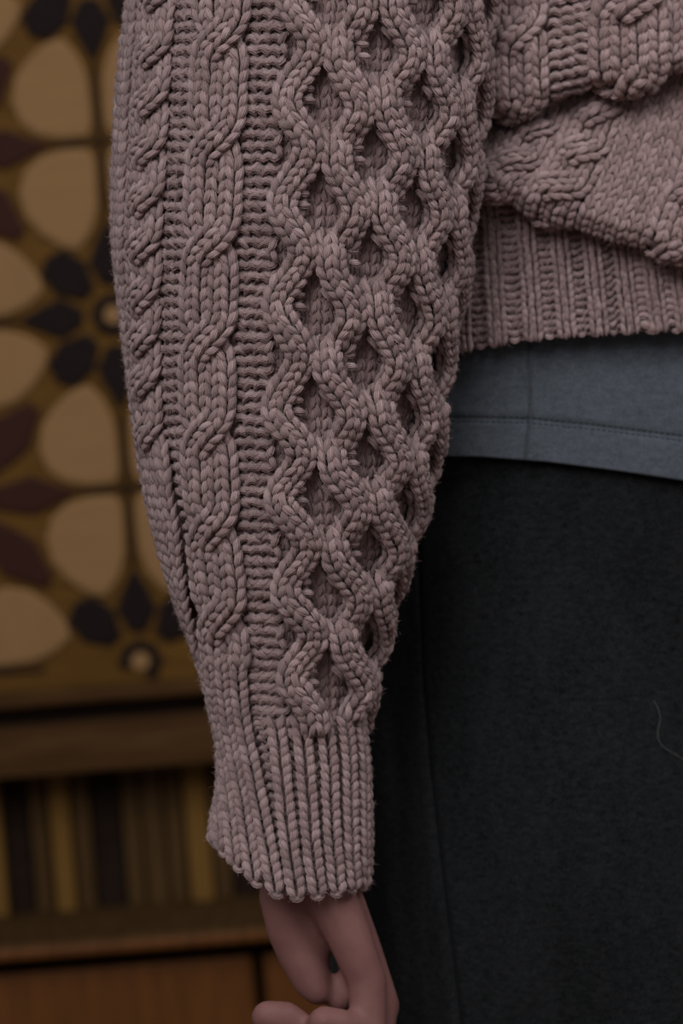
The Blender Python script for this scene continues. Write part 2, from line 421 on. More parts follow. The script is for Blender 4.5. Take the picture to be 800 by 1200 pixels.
def path_eval(Pp, Np, a):
    """position, normal, tangent, side of a polyline at arc lengths a"""
    seg = np.linalg.norm(np.diff(Pp, axis=0), axis=1); L = np.concatenate([[0], np.cumsum(seg)])
    T = np.gradient(Pp, axis=0); T /= np.linalg.norm(T, axis=1, keepdims=True) + 1e-9
    g = lambda A: np.stack([I(a, L, A[:, i]) for i in range(3)], -1)
    ex = np.minimum(a - 0, 0) + np.maximum(a - L[-1], 0)
    t = g(T); p = g(Pp) + ex[..., None] * t; n = g(Np)
    t /= np.linalg.norm(t, axis=-1, keepdims=True); b = np.cross(n, t); b /= np.linalg.norm(b, axis=-1, keepdims=True) + 1e-9
    n = np.cross(t, b)
    return p, n, b, L[-1]
def place(Y, Pp, Np, al, ac, hh, R):
    p, n, b, _ = path_eval(Pp, Np, al)
    # b points to +x (image right) when the path runs down and n faces the camera
    C = p + b * ac[..., None] + n * hh[..., None]
    sg = np.sign(b[..., :1]); Y.leaves(C, n, R)
def plen(Pp): return np.linalg.norm(np.diff(Pp, axis=0), axis=1).sum()

W0, P0 = 15.5, 14.0
def knit(Y, Pp, Np, pitch=P0, w=W0, fat=1.0, lift=1.0, jit=1.0, v=.30):
    L = plen(Pp)
    if not np.isfinite(L) or L < pitch or not np.isfinite(Np).all(): return
    n = max(1, int(round(L / pitch))); pitch = L / n
    base = (np.arange(n) + .5) * pitch
    for sd in (-1, 1):
        j = lambda k: rng.normal(0, 1, (n, 1)) * k * jit
        al = base[:, None] + (Q[None] - .5) * 1.70 * pitch + j(.6) + sd * .06 * pitch
        ac = sd * w * (.47 - v * 1.3 * Q[None] + .06 * np.sin(np.pi * Q)[None]) + j(.45)
        hh = lift * w * (.40 * np.sin(np.pi * (.06 + .88 * Q[None])) ** 1.0 - .18 + .12 * (Q[None] - .5)) + j(.45)
        R = fat * w * .262 * (.14 + .86 * np.sin(np.pi * (Q[None] * .92 + .04)) ** .95) * (1 + rng.normal(0, .06, (n, 1)))
        place(Y, Pp, Np, al, ac, hh, R)
def purl(Y, Pp, Np, pitch=P0, w=W0, fat=1.0, jit=1.0):
    L = plen(Pp)
    if not np.isfinite(L) or L < pitch or not np.isfinite(Np).all(): return
    n = max(1, int(round(L / pitch))); pitch = L / n
    base = (np.arange(n) + .5) * pitch
    jit = jit * w / 15.5
    for sd, off, ph in ((1, 0, 0), (-1, .5, .5)):
        j = lambda k: rng.normal(0, 1, (n, 1)) * k * jit
        q = (Q[None] - .5) * 2
        al = base[:, None] + ph * pitch + sd * (q ** 2 - .35) * .74 * pitch + j(.8) + q * j(1.7)
        ac = q * w * .60 + off * w + j(.5)
        hh = w * (.50 * (1 - q ** 2) - .18 + .05 * sd) + j(.5)
        R = fat * w * .265 * (.16 + .84 * np.cos(q * np.pi / 2 * .94) ** .8) * np.ones((n, 1))
        place(Y, Pp, Np, al, ac, hh, R)
def rope_cols(Pp, Np, width, ncol, crown):
    """sub columns across a rope of given centre line: (path, normals) each lying on an arched section"""
    T = np.gradient(Pp, axis=0); T /= np.linalg.norm(T, axis=1, keepdims=True)
    B = np.cross(Np, T); B /= np.linalg.norm(B, axis=1, keepdims=True); N = np.cross(T, B)
    out = []
    for c in range(ncol):
        f = (c + .5) / ncol * 2 - 1
        ang = f * crown
        out.append((Pp + B * (f * width / 2 * .93) - N * (width / 2 * (1 - math.cos(ang)) * .9), N * math.cos(ang) + B * math.sin(ang)))
    return out
def spath(sfun, hfun, t0, t1, step=4.0):
    t = np.arange(t0, t1 + step * .5, step); s = sfun(t) + 0 * t
    bad = np.where(np.abs(theta(s, t)) > 2.05)[0]                # columns decreased away under the arm stop there
    if len(bad) and bad[0] >= 8: t = t[:bad[0]]
    elif len(bad): t = t[:8]
    s = sfun(t) + 0 * t; h = hfun(t) + 0 * t
    return sleeve(s, t, h), sleeve_n(s, t)
sm = lambda x: np.clip(x, 0, 1) ** 2 * (3 - 2 * np.clip(x, 0, 1))

# ---------------------------------------------------------------- sweater base cloth (sleeve)
sweater_holder = None
def tube_mesh(name, t0, t1, th0=-math.pi, th1=math.pi, nt=90, nth=72, h=-3.0, cap=False):
    tt = np.linspace(t0, t1, nt); th = np.linspace(th0, th1, nth, endpoint=False)
    V = sleeve_th(th[None, :] + 0 * tt[:, None], tt[:, None] + 0 * th[None, :], h).reshape(-1, 3)
    i, j = np.meshgrid(np.arange(nt - 1), np.arange(nth), indexing='ij'); jn = (j + 1) % nth
    F = np.stack([i * nth + j, i * nth + jn, (i + 1) * nth + jn, (i + 1) * nth + j], -1).reshape(-1, 4)
    return np_mesh(name, loc(V), F)

# ---------------------------------------------------------------- torso surface
e1 = lambda x: I(x, [480, 540, 575, 610, 680, 740, 800, 900, 1000], [172, 150, 136, 119, 101, 87, 78, 72, 80])
e2 = lambda x: I(x, [480, 540, 600, 650, 720, 800, 900, 1000], [190, 205, 232, 252, 276, 294, 305, 300])
e3 = lambda x: I(x, [480, 500, 540, 600, 650, 720, 800, 900, 1000], [424, 419, 411, 400, 395, 390, 386, 385, 388])
def zbase(x):
    q = np.clip(np.where(x < 640, (640 - x) / 235, (x - 640) / 455), 0, .999); return 400 - 290 * (1 - q ** 2.4) ** (1 / 2.4)
_tk = np.array([0, .8, 1.2, 1.5, 1.7, 1.85, 2.05, 2.3, 2.7, 3.1, 3.5, 3.75, 3.9, 4.05, 4.3, 5.0])
def torso(x, t):
    x, t = np.broadcast_arrays(np.asarray(x, float), np.asarray(t, float))
    a, b, c = e1(x), e2(x), e3(x)
    ys = [a - 340, a - 130, a - 50, a - 14, a + 1, a - 8, a - 4, a + 16, a * .62 + b * .38, a * .30 + b * .70, b - 16, b + 1, b - 5, b + 2, b + 30, c]
    ps = [30, 60, 72, 70, 55, 28, 6, 14, 36, 54, 62, 48, 24, 12, 12, 20]
    y = np.zeros(x.shape); p = np.zeros(x.shape)
    idx = np.clip(np.searchsorted(_tk, t, side='right') - 1, 0, len(_tk) - 2); fr = (t - _tk[idx]) / (_tk[idx + 1] - _tk[idx])
    Y = np.stack([v + 0 * x for v in ys], 0); Pq = np.array(ps, float)
    y = np.take_along_axis(Y, idx[None], 0)[0] * (1 - fr) + np.take_along_axis(Y, idx[None] + 1, 0)[0] * fr
    p = Pq[idx] * (1 - fr) + Pq[idx + 1] * fr
    return np.stack([x, y, zbase(x) - p], -1)
def tpath(xf, t0, t1, n=160, h=0.0):
    t = np.linspace(t0, t1, n); x = xf(t) + 0 * t
    Pp = torso(x, t)
    for _ in range(2):
        k = np.array([.25, .5, .25]); Pp[1:-1] = Pp[:-2] * .25 + Pp[1:-1] * .5 + Pp[2:] * .25
    T = np.gradient(Pp, axis=0); T /= np.linalg.norm(T, axis=1, keepdims=True) + 1e-9
    xa = torso(x + 3, t) - torso(x - 3, t)
    N = np.cross(T, xa); N /= np.linalg.norm(N, axis=1, keepdims=True) + 1e-9
    # tangent runs down, xa runs right: T x xa must face the camera where the cloth hangs straight
    if N[n // 20, 2] > 0: N = -N
    return Pp + N * h, N

tx = np.linspace(407, 1093, 90); tt_ = np.linspace(0, 5, 110)
Vt = torso(tx[None, :] + 0 * tt_[:, None], tt_[:, None] + 0 * tx[None, :]) + np.array([0, 0, 5.0])
i_, j_ = np.meshgrid(np.arange(len(tt_) - 1), np.arange(len(tx) - 1), indexing='ij')
nx = len(tx); Ft = np.stack([i_ * nx + j_, i_ * nx + j_ + 1, (i_ + 1) * nx + j_ + 1, (i_ + 1) * nx + j_], -1).reshape(-1, 4)
# the back of the torso closes the tube
xb = np.linspace(1093, 407, 24); Vb = []
tb = np.array([0, .8, 1.2, 3.5, 5.0])
yb = np.array([-260., -40, 60, 260, 392])
Vb = np.stack([np.stack([xb, np.full(24, y), 400 + 250 * np.sqrt(np.clip(1 - ((xb - 750) / 345) ** 2, 0, 1)) + 4], -1) for y in yb])
nb = 24; ib, jb = np.meshgrid(np.arange(4), np.arange(nb - 1), indexing='ij')
Fb = np.stack([ib * nb + jb, ib * nb + jb + 1, (ib + 1) * nb + jb + 1, (ib + 1) * nb + jb], -1).reshape(-1, 4) + len(Vt.reshape(-1, 3))
sweater = link('sweater', np_mesh('sweater', loc(np.concatenate([Vt.reshape(-1, 3), Vb.reshape(-1, 3)])), np.concatenate([Ft, Fb])), M_BASE, person)
sweater['label'] = 'mauve chunky cable-knit wool sweater'

link('sleeve', tube_mesh('sleeve', -260, 880, h=-10), M_BASE, sweater)
link('cuff', tube_mesh('cuff', 880, 1050, h=-10), M_BASE, sweater)

# ---------------------------------------------------------------- sleeve: main cable
T_TOP = -85
def xshift(t): return 24 * sm((t - 470) / 170)          # left side moves in where the gutter is decreased away
def cable(name, centre, tcs, t_end, width=75, ncol=2, cross=82, hamp=5.5, label=None, skew=.5, fuzz=1, amp=None):
    """two ropes of ncol columns; at each tc the right one passes over to the left"""
    Y = Yarn(); tcs = np.array(tcs, float); half = width / 4 if amp is None else amp
    for strand in (0, 1):
        def prog(t):
            u = np.zeros_like(t)
            for q, c in enumerate(tcs): u += sm((t - (c - cross)) / cross)
            return u
        def off(t):
            u = prog(t) + strand
            return half * np.cos(np.pi * u)
        def hgt(t):
            u = prog(t) + strand; f = u % 1.0; over = (np.floor(u) % 2 == 0)
            b = np.sin(np.pi * f) ** 1.2
            return 5 + np.where(over, hamp, -hamp * 1.1) * b
        P_, N_ = spath(lambda t: centre(t) + off(t), hgt, T_TOP, t_end)
        for (a, n) in rope_cols(P_, N_, width / 2 * 1.06, ncol, .5): knit(Y, a, n, P0, width / 2 / ncol * 1.0, 1.0)
    return Y.build(name, sweater, fuzz, label=label)
TC = [-34, 86, 206, 327, 441, 549, 661, 768]
cable('cable', lambda t: -53 + 4 * sm((t - 620) / 150), TC, 778, 70)
TC2 = [-95, -35, 22, 88, 146, 203, 260, 317, 375, 425, 475, 535]
cable('cable', lambda t: -149 + xshift(t), TC2, 565, 62, cross=52, hamp=7.5)
P_, N_ = spath(lambda t: -186 + xshift(t), lambda t: -2 + 0 * t, T_TOP, 600)
Y = Yarn(); knit(Y, P_, N_, P0, 15.5); Y.build('knit_column', sweater, .8)
# plain columns left of that cable, turning out of sight; and its continuation towards the cuff
for k in range(6):
    s0 = -199 - 15 * k
    P_, N_ = spath(lambda t: s0 + xshift(t), lambda t: 4 + 0 * t, T_TOP, 765)
    Y = Yarn(); knit(Y, P_, N_, P0, 15.5); Y.build('knit_column', sweater, 1.4)
for k in range(4):
    s0 = -153 + (k - 1.5) * 15.5
    P_, N_ = spath(lambda t: s0 + xshift(t), lambda t: 3 + 3 * sm((t - 540) / 40) + 0 * t, 553, 765)
    Y = Yarn(); knit(Y, P_, N_, P0, 15.5); Y.build('knit_column', sweater, 1.2)

# purl gutters
Y = Yarn()
for k in range(3):
    P_, N_ = spath(lambda t: -17 + k * 13.5, lambda t: -7 + 0 * t, T_TOP, 858); purl(Y, P_, N_, P0, 15.5)
Y.build('purl_gutter', sweater, .6, 'stuff')
Y = Yarn()
for k in (-1, 0, 1):
    P_, N_ = spath(lambda t: -111 + k * 12 + xshift(t) * (1 if k <= 0 else .3), lambda t: -6 - 3 * sm((t - 500) / 140), T_TOP, 640 if k <= 0 else 745); purl(Y, P_, N_, P0, 15)
Y.build('purl_gutter', sweater, .6, 'stuff')

# ---------------------------------------------------------------- sleeve: honeycomb
LT = np.array([-250, -127, -5, 115, 238, 357, 480, 585, 693, 798, 905])
phase = lambda t: I(t, LT, np.arange(len(LT)) * 2 * np.pi)
Y = Yarn()
for k in range(21):
    s0 = 25 + k * 15
    t1 = 862 - max(0, s0 - 70) * .1
    P_, N_ = spath(lambda t: s0, lambda t: -13 + 0 * t, T_TOP, t1); knit(Y, P_, N_, P0, 14.5, .95)
Y.build('honeycomb_ground', sweater, .4, 'stuff')
AMP = 13.5
def strand_rope(Y, P_, N_):
    for (a, n) in rope_cols(P_, N_, 31.5, 2, .85): knit(Y, a, n, 13.0, 16.8, 1.0, 1.0)
    T = np.gradient(P_, axis=0); T /= np.linalg.norm(T, axis=1, keepdims=True); B = np.cross(N_, T); B /= np.linalg.norm(B, axis=1, keepdims=True)
    for sd in (-1, 1):                                   # flanks of the rope
        knit(Y, P_ + B * sd * 10.5 - N_ * 10, N_ * .35 + B * sd * .94, 13.0, 11.5, 1.0)
def slack(Y, s_m, t_m, ang, ln, h0, r=3.7):
    q = np.linspace(0, 1, K); s_k = s_m + (q - .5) * ln * math.cos(ang); t_k = t_m + (q - .5) * ln * math.sin(ang)
    if theta(s_k, t_k).max() > 2.2: return
    C = sleeve(s_k, t_k, h0 + 4 * np.sin(np.pi * q)); Y.leaves(C[None], sleeve_n(s_k, t_k)[None], (r * (.4 + .6 * np.sin(np.pi * (q * .9 + .05)) ** .7))[None])
for i in range(6):
    c = 43 + 57.5 * i
    Y = Yarn()
    end = lambda t: 1 - .6 * sm((t - 800) / 60)
    if i == 0:
        def so(t): return c - AMP * np.cos(phase(t)) * end(t)
        P_, N_ = spath(so, lambda t: 15.5 + 3.5 * np.sin(phase(t) + .3), T_TOP, 858)
        strand_rope(Y, P_, N_)
        for tl in LT[1:-1]:
            if tl > T_TOP and tl < 800:
                for dt, dx in ((-12, 9), (2, 11)): slack(Y, c + dx, tl + dt, .15, 15, 3, 4.2)
                slack(Y, c - 19, tl + 62, 1.2, 15, 0); slack(Y, c - 22, tl + 50, -1.1, 14, 0)
    else:
        # each S of the inner strands rises from under its neighbour, swings out to the right and dives again
        TL = (LT[1:] if i % 2 == 0 else (LT[1:] + LT[:-1]) / 2) + 2.5 * i + (6 if i % 2 else 0)
        for q in range(len(TL) - 1):
            ta, tb = TL[q], TL[q + 1]; per = tb - ta
            if tb < T_TOP or ta > 806: continue
            ja, jb = rng.normal(0, 1.2, 2)
            def so(t):
                f = (t - ta) / per
                return c + (ja + np.where(f < .02, -13.5 + 10 * np.minimum(f - .02, 0) ** 2, np.where(f < .52, -13.5 + 26.5 * sm((f - .02) / .5), 13 - 13 * sm((f - .52) / .42)))) * end(t)
            def ho(t):
                f = (t - ta) / per
                return 17 - 11 * sm((-.02 - f) / .24) - 10 * sm((f - .58) / .26) + jb
            P_, N_ = spath(so, ho, max(ta - .25 * per, T_TOP), min(ta + .84 * per, 856))
            if len(P_) > 6: strand_rope(Y, P_, N_)
            if ta > T_TOP:
                slack(Y, c - 14, ta + .33 * per, .85, 20, 3, 4.0); slack(Y, c - 9, ta + .24 * per, .9, 18, 5, 4.0)
                for dt, dx in ((-.10, 14), (.02, 17)): slack(Y, c + dx, ta + dt * per, .15, 15, 1, 4.0)
    # the plain column that shows in each hole beside the rope
    for tl in (LT[1:-1] if i % 2 == 0 else (LT[1:] + LT[:-1]) / 2):
        tl = tl + 2.5 * i
        if T_TOP + 40 < tl < 806:
            P_, N_ = spath(lambda t: c + 1 + 5 * np.cos((t - tl) / 36 * np.pi / 2), lambda t: -1 + 0 * t, tl - 34, tl + 32)
            if theta(np.array([c + 10.]), np.array([tl + 30.]))[0] < 2.0: knit(Y, P_, N_, P0, 13.5)
    Y.build('honeycomb_strand', sweater, 1.0)

# ---------------------------------------------------------------- cuff ribs
Yp = Yarn()
for k in range(-8, 9):
    sb = -4 + k * 23.5                                  # position at the cast-off edge
    st = 9 + k * 27 if k >= 0 else -8 + k * 21
    t0 = 842 if st > 0 else (764 if st > -95 else 742)
    def rs(t): return st + (sb - st) * sm((t - t0) / (1050 - t0))
    P_, N_ = spath(rs, lambda t: 4 + 2 * sm((t - t0) / 30), t0, 1049)
    Y = Yarn(); knit(Y, P_, N_, 10.8, 19.0, .88, .62, .6, v=.27)
    q = np.linspace(0, 1, K); s_k = rs(np.array([1050.]))[0] + (q - .5) * 15; t_k = 1050 + 4 * np.sin(np.pi * q)
    if len(P_) > 20: Y.leaves(sleeve(s_k, t_k, 3 + 2 * np.sin(np.pi * q))[None], sleeve_n(s_k, t_k)[None], (3.8 * (.6 + .4 * np.sin(np.pi * q)))[None])
    Y.build('cuff_rib', sweater, 1.2)
    P_, N_ = spath(lambda t: rs(t) + 11.5, lambda t: -6 + 0 * t, t0 + 6, 1045); purl(Yp, P_, N_, 11.6, 11)
Yp.build('cuff_purl', sweater, .3, 'stuff')

# ---------------------------------------------------------------- torso panels
def tcable(xc, t0, t1, width, period, ph, shear=lambda t: 0 * t, lift=8, ncol=2, pitch=12.5):
    Y = Yarn()
    P0, _ = tpath(lambda t: xc + shear(t), t0, t1); L = plen(P0); tt = np.linspace(t0, t1, 160)
    arc = np.concatenate([[0], np.cumsum(np.linalg.norm(np.diff(P0, axis=0), axis=1))])
    for strand in (0, 1):
        u = (arc + ph) / period; f = u - np.floor(u); pr = np.floor(u) + sm((f - .5) / .5) + strand
        off = width / 4 * np.cos(np.pi * pr); over = np.floor(pr) % 2 == 0
        h = 7 + np.where(over, lift, -lift) * np.sin(np.pi * (pr % 1.0))
        Pp, Nn = tpath(lambda t: xc + shear(t) + I(t, tt, off), t0, t1)
        Pp = Pp + Nn * h[:, None]
        for a, n in rope_cols(Pp, Nn, width / 2 * 1.05, ncol, .6): knit(Y, a, n, pitch, width / 2 / ncol * 1.05, 1.05, .9)
    return Y.build('cable', sweater, .7)
zero = lambda t: 0 * t
UP0, UP1 = .55, 1.98
tcable(606, UP0, UP1, 68, 92, 46, zero)
tcable(736, UP0, UP1, 88, 96, 58, zero, lift=12)
tcable(872, UP0, UP1, 70, 92, 30, zero)
Y = Yarn()
for x in (649, 663.5, 678):
    a, n = tpath(lambda t: x, UP0, UP1, h=1); purl(Y, a, n, 12.5, 16)
def kcols(xs, t0, t1, sh=zero, h=2, w=14.5):
    for x in xs:
        a, n = tpath(lambda t: x + sh(t), t0, t1, h=h); knit(Y, a, n, 12.0, w, 1.0, .75, 1.0, .36)
kcols(np.arange(788, 835, 14.5), UP0, UP1); kcols(np.arange(515, 572, 14.5), UP0, UP1); kcols(np.arange(914, 1080, 14.5), UP0, UP1)
Y.build('knit_ground', sweater, .7, 'stuff')
# middle roll: the columns swing to the lower left as the cloth folds over
MD0, MD1 = 2.02, 3.97
sl = lambda k: (lambda t: -k * sm((t - 2.15) / 1.6))
tcable(640, MD0, MD1, 52, 46, 20, sl(62), lift=8)
tcable(704, MD0, MD1, 62, 52, 40, sl(64), lift=10)
tcable(846, MD0, MD1, 64, 70, 20, sl(58), lift=7)
tcable(940, MD0, MD1, 66, 70, 0, sl(30), lift=7)
Y = Yarn()
kcols(np.arange(744, 815, 13.5), MD0, MD1, sl(62), 3, 14)
kcols((672, 580, 594, 608), MD0, MD1, sl(62), 4, 14)
kcols(np.arange(520, 570, 13.5), MD0, MD1, sl(20), 3, 14)
kcols((886, 900), MD0, MD1, sl(50), 3, 14); kcols(np.arange(980, 1085, 14.5), MD0, MD1, sl(10), 3, 14.5)
Y.build('knit_ground', sweater, .7, 'stuff')
# hem ribs: pairs of raised columns with purl valleys
hx = [458, 497, 537, 577, 618, 657, 695, 731, 764, 795, 824, 853, 882, 911, 940, 969, 998, 1027]
Yp = Yarn()
for q, x in enumerate(hx):
    Y = Yarn(); lean = 13
    for dx in (-4.7, 4.7):
        a, n = tpath(lambda t: x + dx + lean * (t - 4.4), 3.98, 5.0, h=4.5); knit(Y, a, n, 9.0, 10.0, 1.06, .8, v=.22)
    Y.build('hem_rib', sweater, .8)
    gap = (hx[q + 1] - x) if q + 1 < len(hx) else 30
    m = 2 if gap > 33 else 1
    for c in range(m):
        xx = x + gap * (c + 1) / (m + 1) + (0 if m == 1 else (-1.5 if c == 0 else 1.5))
        a, n = tpath(lambda t: xx + lean * (t - 4.4), 3.98, 4.985, h=-3); purl(Yp, a, n, 9.0, (gap - 15) / m * 1.0, .95)
Yp.build('hem_purl', sweater, .5, 'stuff')

# ---------------------------------------------------------------- wool fuzz
Pz = np.concatenate([f[0] for f in FUZZ]); Dz = np.concatenate([f[1] for f in FUZZ]); Tz = np.concatenate([f[2] for f in FUZZ])
sel = rng.random(len(Pz)) < .9
Pz, Dz, Tz = Pz[sel], Dz[sel], Tz[sel]; n = len(Pz)
ln = rng.gamma(2.5, 1.15, n)[:, None] + .8
d1 = Dz * .7 + Tz * rng.normal(0, .8, (n, 1)) + rng.normal(0, .45, (n, 3)); d1 /= np.linalg.norm(d1, axis=1, keepdims=True)
d2 = d1 + rng.normal(0, .7, (n, 3)); d2 /= np.linalg.norm(d2, axis=1, keepdims=True)
pts = np.stack([Pz - d1 * .5, Pz + d1 * ln * .5, Pz + d1 * ln * .5 + d2 * ln * .5], 1)
W = loc(pts.reshape(-1, 3))
hc = bpy.data.hair_curves.new('wool_fuzz'); hc.add_curves([3] * n)
hc.attributes['position'].data.foreach_set('vector', np.ascontiguousarray(W, np.float32).ravel())
ra = hc.attributes.get('radius') or hc.attributes.new('radius', 'FLOAT', 'POINT')
ra.data.foreach_set('value', np.tile(np.array([.00005, .00004, .00002], np.float32), n))
M_FUZZ = plain('mauve_fibre', (WOOL[0] * 1.1, WOOL[1] * 1.12, WOOL[2] * 1.12, 1), .8, .1)
hc.materials.append(M_FUZZ)
fz = bpy.data.objects.new('wool_fuzz', hc); COL.objects.link(fz); fz.parent = sweater; fz['kind'] = 'stuff'

# ---------------------------------------------------------------- shirt and trousers
def zcloth(x, off):
    q = np.clip(np.where(x < 640, (640 - x) / (238 + off), (x - 640) / (460 + off)), 0, .9995); return 400 - (262 + off) * (1 - q ** 2.4) ** (1 / 2.4)
seam_s = lambda y: I(y, [380, 480, 540], [619, 620, 614])
def shirt_pt(x, y):
    f = sm((y - 400) / 140)
    z = zcloth(x, 16) - 4 * np.sin((x - 560) / 95 + y / 160) - 3 * f
    sx = seam_s(y)
    z = z + 4.2 * np.exp(-((x - sx) / 2.6) ** 2) - 3.4 * np.exp(-((x - sx - 7) / 6) ** 2)
    hem = sl_y(x)
    z = z + 2.6 * np.exp(-((y - hem) / 4.5) ** 2) + 2.5 * np.exp(-((x - sx + 3) / 9) ** 2 - ((y - hem - 4) / 8) ** 2)
    return np.stack([x, y, z], -1)
sl_y = lambda x: I(x, [430, 500, 620, 700, 800, 1000], [493, 489, 492, 500, 513, 530])
eb = lambda x: I(x, [430, 500, 560, 640, 720, 800, 1000], [537, 535, 535, 541, 551, 563, 585])
def grid(name, xs, yf, nrow, fn, mat, parent, thick=None, label=None):
    v = np.linspace(0, 1, nrow)
    X = np.broadcast_to(xs[None], (nrow, len(xs))); Yy = yf(X, v[:, None])
    V = fn(X, Yy).reshape(-1, 3); nx = len(xs)
    i, j = np.meshgrid(np.arange(nrow - 1), np.arange(nx - 1), indexing='ij')
    F = np.stack([i * nx + j, i * nx + j + 1, (i + 1) * nx + j + 1, (i + 1) * nx + j], -1).reshape(-1, 4)
    o = link(name, np_mesh(name, loc(V), F), mat, parent)
    if thick:
        m = o.modifiers.new('thickness', 'SOLIDIFY'); m.thickness = thick; m.offset = 0
    if label: o['label'] = label
    return o
xs = np.concatenate([np.linspace(388, 590, 64), np.linspace(592, 650, 50), np.linspace(654, 1114, 120)])
shirt = grid('shirt', xs, lambda X, v: 330 + (eb(X) - 330) * v, 90, shirt_pt, M_SHIRT, person, .0012, 'slate grey jersey shirt hem')
def thread(name, pts_list, r, mat, parent, kind=None):
    V = []; F = []; M6 = 6
    for pts in pts_list:
        pts = np.asarray(pts); T = np.gradient(pts, axis=0); T /= np.linalg.norm(T, axis=1, keepdims=True)
        A = np.cross(T, [0.13, .2, 1.]); A /= np.linalg.norm(A, axis=1, keepdims=True); B = np.cross(T, A)
        b = len(V); ph = np.linspace(0, 2 * np.pi, M6, endpoint=False)
        for k in range(len(pts)):
            for p in ph: V.append(pts[k] + r * (A[k] * math.cos(p) + B[k] * math.sin(p)))
        for k in range(len(pts) - 1):
            for m in range(M6): F.append((b + k * M6 + m, b + k * M6 + (m + 1) % M6, b + (k + 1) * M6 + (m + 1) % M6, b + (k + 1) * M6 + m))
    return link(name, np_mesh(name, loc(np.array(V)), np.array(F)), mat, parent, kind=kind)
st = []
for dy in (-3.2, 3.2):
    x = 440.
    while x < 1000:
        q = np.linspace(0, 1, 4); xx = x + q * 4.6; p = shirt_pt(xx, sl_y(xx) + dy); p[:, 2] -= 1.6 + .9 * np.sin(np.pi * q); st.append(p); x += 6.8
thread('topstitching', st, .75, M_SHIRT_THREAD, shirt, 'stuff')
yy = np.linspace(380, 534, 40); pp = shirt_pt(seam_s(yy), yy); pp[:, 2] -= .6
thread('side_seam', [pp], 1.1, M_SHIRT_THREAD, shirt)

seam_t = lambda y: I(y, [480, 560, 660, 800, 900, 1050, 1200, 1400, 2000], [489, 490, 492, 497, 505, 522, 541, 560, 590])
def tr_pt(x, y):
    # left edge of the hip swings out a little lower down
    z = zcloth(x, 4) + 2
    f = sm((y - 560) / 200)
    z = z - f * (15 * np.sin((x - 470) / 62 - (y - 600) / 190) + 9 * np.sin((x * .6 + y) / 100)) * sm((x - 430) / 60)
    sx = seam_t(y); d = x - sx
    z = z + 6.0 * np.exp(-(d / 3.2) ** 2) - 7 * np.exp(-((d + 12) / 11) ** 2)
    d2 = x - (462 + (y - 850) * .06)                  # vertical fold left of the seam
    z = z + 6 * np.exp(-(d2 / 12) ** 2) * sm((y - 700) / 100)
    return np.stack([x, y, z], -1)
xt = np.concatenate([398 + 80 * np.linspace(0, 1, 40) ** 1.6, np.linspace(480, 560, 70), np.linspace(564, 1103, 120)])
# left profile of the trousers: stretch x so that the edge sits where the hip does
def tr_map(x, y):
    k = sm((y - 620) / 350); left = 412 - 28 * k
    xm = np.where(x < 640, left + (x - 398) / (640 - 398) * (640 - left), x)
    p = tr_pt(xm, y)
    zc = zcloth(x, 4) + 2
    p[..., 2] = zc + (p[..., 2] - (zcloth(xm, 4) + 2))
    return p
def closed_trousers():
    nrow = 120; v = np.linspace(0, 1, nrow); Yr = 440 + (1420 - 440) * v
    X = np.broadcast_to(xt[None], (nrow, len(xt))); Yy = np.broadcast_to(Yr[:, None], X.shape)
    A = tr_map(X, Yy)
    xb = np.linspace(1103, 398, 26)[1:-1]
    Xb = np.broadcast_to(xb[None], (nrow, len(xb))); zb = 400 + 235 * np.sqrt(np.clip(1 - ((Xb - 750) / 354) ** 2, 0, 1))
    k = sm((Yy[:, :1] - 620) / 350); left = 412 - 28 * k
    Xm = np.where(Xb < 640, left + (Xb - 398) / (640 - 398) * (640 - left), Xb)
    Bk = np.stack([Xm, np.broadcast_to(Yr[:, None], Xb.shape), zb], -1)
    R = np.concatenate([A, Bk], 1); m = R.shape[1]
    V = [R.reshape(-1, 3)]; i, j = np.meshgrid(np.arange(nrow - 1), np.arange(m), indexing='ij'); jn = (j + 1) % m
    F = [np.stack([i * m + j, i * m + jn, (i + 1) * m + jn, (i + 1) * m + j], -1).reshape(-1, 4)]
    nV = nrow * m
    for cx in (575, 955):                                    # two straight legs to the floor
        rows = np.linspace(1330, 2826, 24); th = np.linspace(0, 2 * np.pi, 48, endpoint=False)
        rw = I(rows, [1330, 1500, 2830], [186, 178, 128]); rd = I(rows, [1330, 1500, 2830], [225, 200, 135])
        L = np.stack([cx + rw[:, None] * np.cos(th), rows[:, None] + 0 * th, 400 + rd[:, None] * np.sin(th)], -1)
        V.append(L.reshape(-1, 3)); i, j = np.meshgrid(np.arange(23), np.arange(48), indexing='ij'); jn = (j + 1) % 48
        F.append(np.stack([i * 48 + j, i * 48 + jn, (i + 1) * 48 + jn, (i + 1) * 48 + j], -1).reshape(-1, 4) + nV); nV += 24 * 48
    V = loc(np.concatenate(V)); V[:, 2] = np.maximum(V[:, 2], .06)
    return link('trousers', np_mesh('trousers', V, np.concatenate(F)), M_TROUSER, person)
trousers = closed_trousers(); trousers['label'] = 'black melange trousers with a stitched side seam'
def on_tr(x, y, lift):
    k = sm((y - 620) / 350); left = 412 - 28 * k
    x0 = np.where(x < 640, 398 + (x - left) / (640 - left) * (640 - 398), x)
    p = tr_map(x0, y); p[..., 2] -= lift; return p
yy = np.linspace(500, 1400, 160)
thread('side_seam', [on_tr(seam_t(yy), yy, -.5)], 1.5, M_SEAM, trousers)

